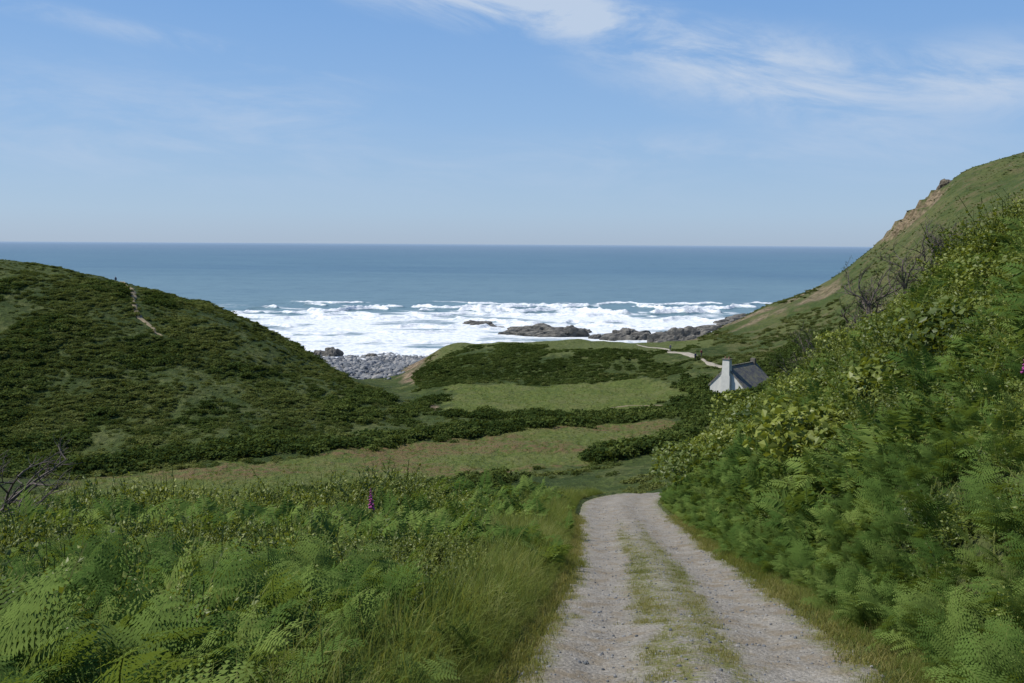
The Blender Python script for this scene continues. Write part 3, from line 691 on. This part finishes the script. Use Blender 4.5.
# ---------------------------------------------------------------- walkers
def walker(x,y,face,jac,tro,seed):
    m=M('walker_clothing');tc=m.n('ShaderNodeTexCoord').outputs['Object'];s=m.n('ShaderNodeSeparateXYZ');m.l(tc,s.inputs[0])
    rp=m.n('ShaderNodeValToRGB');rp.color_ramp.interpolation='CONSTANT';e=rp.color_ramp.elements
    z=m.math('DIVIDE',s.outputs[2],2.0);m.l(z,rp.inputs[0])
    st=[(0,(.04,.035,.03)),(.05,tro),(.48,jac),(.745,(.5,.32,.24)),(.845,(.06,.04,.03))]
    while len(e)<len(st): e.new(.5)
    for q,(p_,c_) in zip(e,st): q.position=p_;q.color=(*c_,1)
    mt=m.done(m.bsdf(rp.outputs[0],.85,.2))
    J=[(0,0,.95),(0,0,1.15),(0,.01,1.38),(0,.02,1.5),(0,.03,1.6),(0,.03,1.7),
       (.1,0,.9),(.11,.17,.5),(.11,.1,.08),(.11,.26,.04),
       (-.1,0,.9),(-.11,.06,.5),(-.11,-.22,.13),(-.11,-.08,.04),
       (.19,0,1.4),(.24,-.12,1.13),(.23,.02,.9),(.22,.07,.81),
       (-.19,0,1.4),(-.24,.06,1.13),(-.23,.24,.95),(-.22,.3,.88)]
    E=[(0,1),(1,2),(2,3),(3,4),(4,5),(0,6),(6,7),(7,8),(8,9),(0,10),(10,11),(11,12),(12,13),(2,14),(14,15),(15,16),(16,17),(2,18),(18,19),(19,20),(20,21)]
    R=[.14,.13,.15,.06,.09,.085,.095,.065,.045,.04,.095,.065,.045,.04,.065,.048,.036,.03,.065,.048,.036,.03]
    me=bpy.data.meshes.new('walker');me.from_pydata(J,E,[]);o=bpy.data.objects.new('walker',me);scene.collection.objects.link(o)
    o.modifiers.new('skin','SKIN');sub=o.modifiers.new('sub','SUBSURF');sub.levels=2;sub.render_levels=2
    sv=me.skin_vertices[0].data
    for i,rr in enumerate(R): sv[i].radius=(rr*(1.25 if i in(0,1,2) else 1),rr*(.8 if i in (0,1,2) else 1));sv[i].use_root=(i==0)
    me.materials.append(mt)
    o.location=(x,y,float(H(x,y))+.17);o.rotation_euler[2]=face;return o
try:
    walker(43.2,233,.5,(.05,.07,.14),(.04,.04,.05),1);walker(44.9,234.5,.3,(.30,.08,.07),(.08,.08,.10),2);walker(39.5,247,2.8,(.12,.14,.16),(.05,.05,.06),3)
    walker(-99.5,250,.9,(.10,.10,.14),(.05,.05,.06),4);walker(160.5,333,.9,(.10,.10,.14),(.05,.05,.06),5)
except Exception as ex: print('walker fail',ex)

# ---------------------------------------------------------------- world, sun, camera
az=math.radians(-86);el=math.radians(52)
S=Vector((math.sin(az)*math.cos(el),math.cos(az)*math.cos(el),math.sin(el)))
w=bpy.data.worlds.new('World');scene.world=w;w.use_nodes=True;t=w.node_tree;N=t.nodes;N.clear()
out=N.new('ShaderNodeOutputWorld');bg=N.new('ShaderNodeBackground');sk=N.new('ShaderNodeTexSky');sk.sky_type='NISHITA';sk.sun_disc=False
sk.sun_elevation=el;sk.sun_rotation=az;sk.altitude=30;sk.air_density=1.0;sk.dust_density=.5;sk.ozone_density=1.5
tc=N.new('ShaderNodeTexCoord')
def wn(ty,**k):
    nd=N.new(ty)
    for a,b in k.items():
        if a=='i':
            for q,v in b.items(): nd.inputs[q].default_value=v
        else: setattr(nd,a,b)
    return nd
STR=.12
sx=wn('ShaderNodeSeparateXYZ');t.links.new(tc.outputs['Generated'],sx.inputs[0])
rp=wn('ShaderNodeValToRGB');t.links.new(sx.outputs[2],rp.inputs[0])
def hz(c): return (*[v/STR/10 for v in c],1)
stops=[(0.0,(.37,.49,.66)),(.03,(.36,.52,.73)),(.12,(.27,.46,.76)),(.25,(.17,.365,.73)),(.6,(.085,.21,.52)),(1,(.065,.17,.46))]
e=rp.color_ramp.elements
while len(e)<len(stops): e.new(.5)
for q,(p_,c_) in zip(e,stops): q.position=p_;q.color=hz(c_)
vs=wn('ShaderNodeVectorMath',operation='SCALE');vs.inputs['Scale'].default_value=10;t.links.new(rp.outputs[0],vs.inputs[0])
mh=wn('ShaderNodeMix',data_type='RGBA');mh.inputs[0].default_value=.85;t.links.new(sk.outputs[0],mh.inputs[6]);t.links.new(vs.outputs[0],mh.inputs[7])
def cloud(loc,scale_xyz,rot,nscale,th0,th1):
    m0=wn('ShaderNodeMapping');m0.inputs['Rotation'].default_value=(0,rot,0);t.links.new(tc.outputs['Generated'],m0.inputs[0])
    mp=wn('ShaderNodeMapping');mp.inputs['Scale'].default_value=scale_xyz;t.links.new(m0.outputs[0],mp.inputs[0])
    nz=wn('ShaderNodeTexNoise',i={'Scale':nscale,'Detail':8,'Roughness':.64,'Distortion':.5});t.links.new(mp.outputs[0],nz.inputs['Vector'])
    mr=wn('ShaderNodeMapRange',i={'From Min':th0,'From Max':th1});mr.interpolation_type='SMOOTHSTEP';t.links.new(nz.outputs['Fac'],mr.inputs[0]);o=mr.outputs[0]
    tot=None
    for (u,v,ru,rv,a,ro) in loc:
        d=Vector((u,1,v)).normalized()
        sb=wn('ShaderNodeVectorMath',operation='SUBTRACT');t.links.new(tc.outputs['Generated'],sb.inputs[0]);sb.inputs[1].default_value=d
        m1=wn('ShaderNodeMapping',i={'Rotation':(0,ro,0)});t.links.new(sb.outputs[0],m1.inputs[0])
        mp2=wn('ShaderNodeMapping');mp2.inputs['Scale'].default_value=(1/ru,1.0,1/rv);t.links.new(m1.outputs[0],mp2.inputs[0])
        ln=wn('ShaderNodeVectorMath',operation='LENGTH');t.links.new(mp2.outputs[0],ln.inputs[0])
        m2=wn('ShaderNodeMapRange',i={'From Min':1.0,'From Max':.1,'To Max':a});m2.interpolation_type='SMOOTHSTEP';t.links.new(ln.outputs[1],m2.inputs[0])
        if tot is None: tot=m2.outputs[0]
        else:
            ad=wn('ShaderNodeMath',operation='ADD');t.links.new(tot,ad.inputs[0]);t.links.new(m2.outputs[0],ad.inputs[1]);tot=ad.outputs[0]
    mu=wn('ShaderNodeMath',operation='MULTIPLY');t.links.new(o,mu.inputs[0]);t.links.new(tot,mu.inputs[1]);return mu.outputs[0]
c1=cloud([(.26,.165,.26,.06,1.15,-.17),(-.04,.245,.22,.05,1.2,-.12),(.50,.17,.14,.05,.8,-.1),(.10,.215,.2,.04,.6,-.17)],(2.2,1,8),-.17,3.0,.34,.66)
c2=cloud([(-.42,.12,.3,.08,.45,0),(0.0,.075,.7,.05,.3,0),(-.35,.2,.3,.015,.7,-.16),(.3,.10,.3,.03,.4,0),(-.22,.13,.12,.05,.4,0)],(2,1,8),-.05,2.6,.38,.70)
ad=wn('ShaderNodeMath',operation='ADD',use_clamp=True);t.links.new(c1,ad.inputs[0]);t.links.new(c2,ad.inputs[1])
mxn=wn('ShaderNodeMix',data_type='RGBA');t.links.new(ad.outputs[0],mxn.inputs[0]);t.links.new(mh.outputs[2],mxn.inputs[6]);mxn.inputs[7].default_value=(.50/STR,.61/STR,.78/STR,1)
t.links.new(mxn.outputs[2],bg.inputs[0]);bg.inputs[1].default_value=STR
t.links.new(bg.outputs[0],out.inputs[0])
sl=bpy.data.lights.new('sun','SUN');sl.energy=5.0;sl.angle=math.radians(.53);sl.color=(1,.955,.87)
so=bpy.data.objects.new('sun',sl);scene.collection.objects.link(so);so.rotation_euler=(-S).to_track_quat('-Z','Y').to_euler();so.location=(-50,20,120)
cam=bpy.data.cameras.new('camera');cam.lens=35;cam.sensor_width=36;cam.clip_end=90000;cam.clip_start=.1
co=bpy.data.objects.new('camera',cam);scene.collection.objects.link(co);scene.camera=co
pitch=math.atan(97.5/995.6)
R=Euler((math.pi/2-pitch,0,0)).to_matrix()@Matrix.Rotation(math.radians(.35),3,'Z')
co.matrix_world=Matrix.Translation((0,0,EYE))@R.to_4x4()
scene.view_settings.view_transform='Standard';scene.view_settings.look='None';scene.view_settings.exposure=0
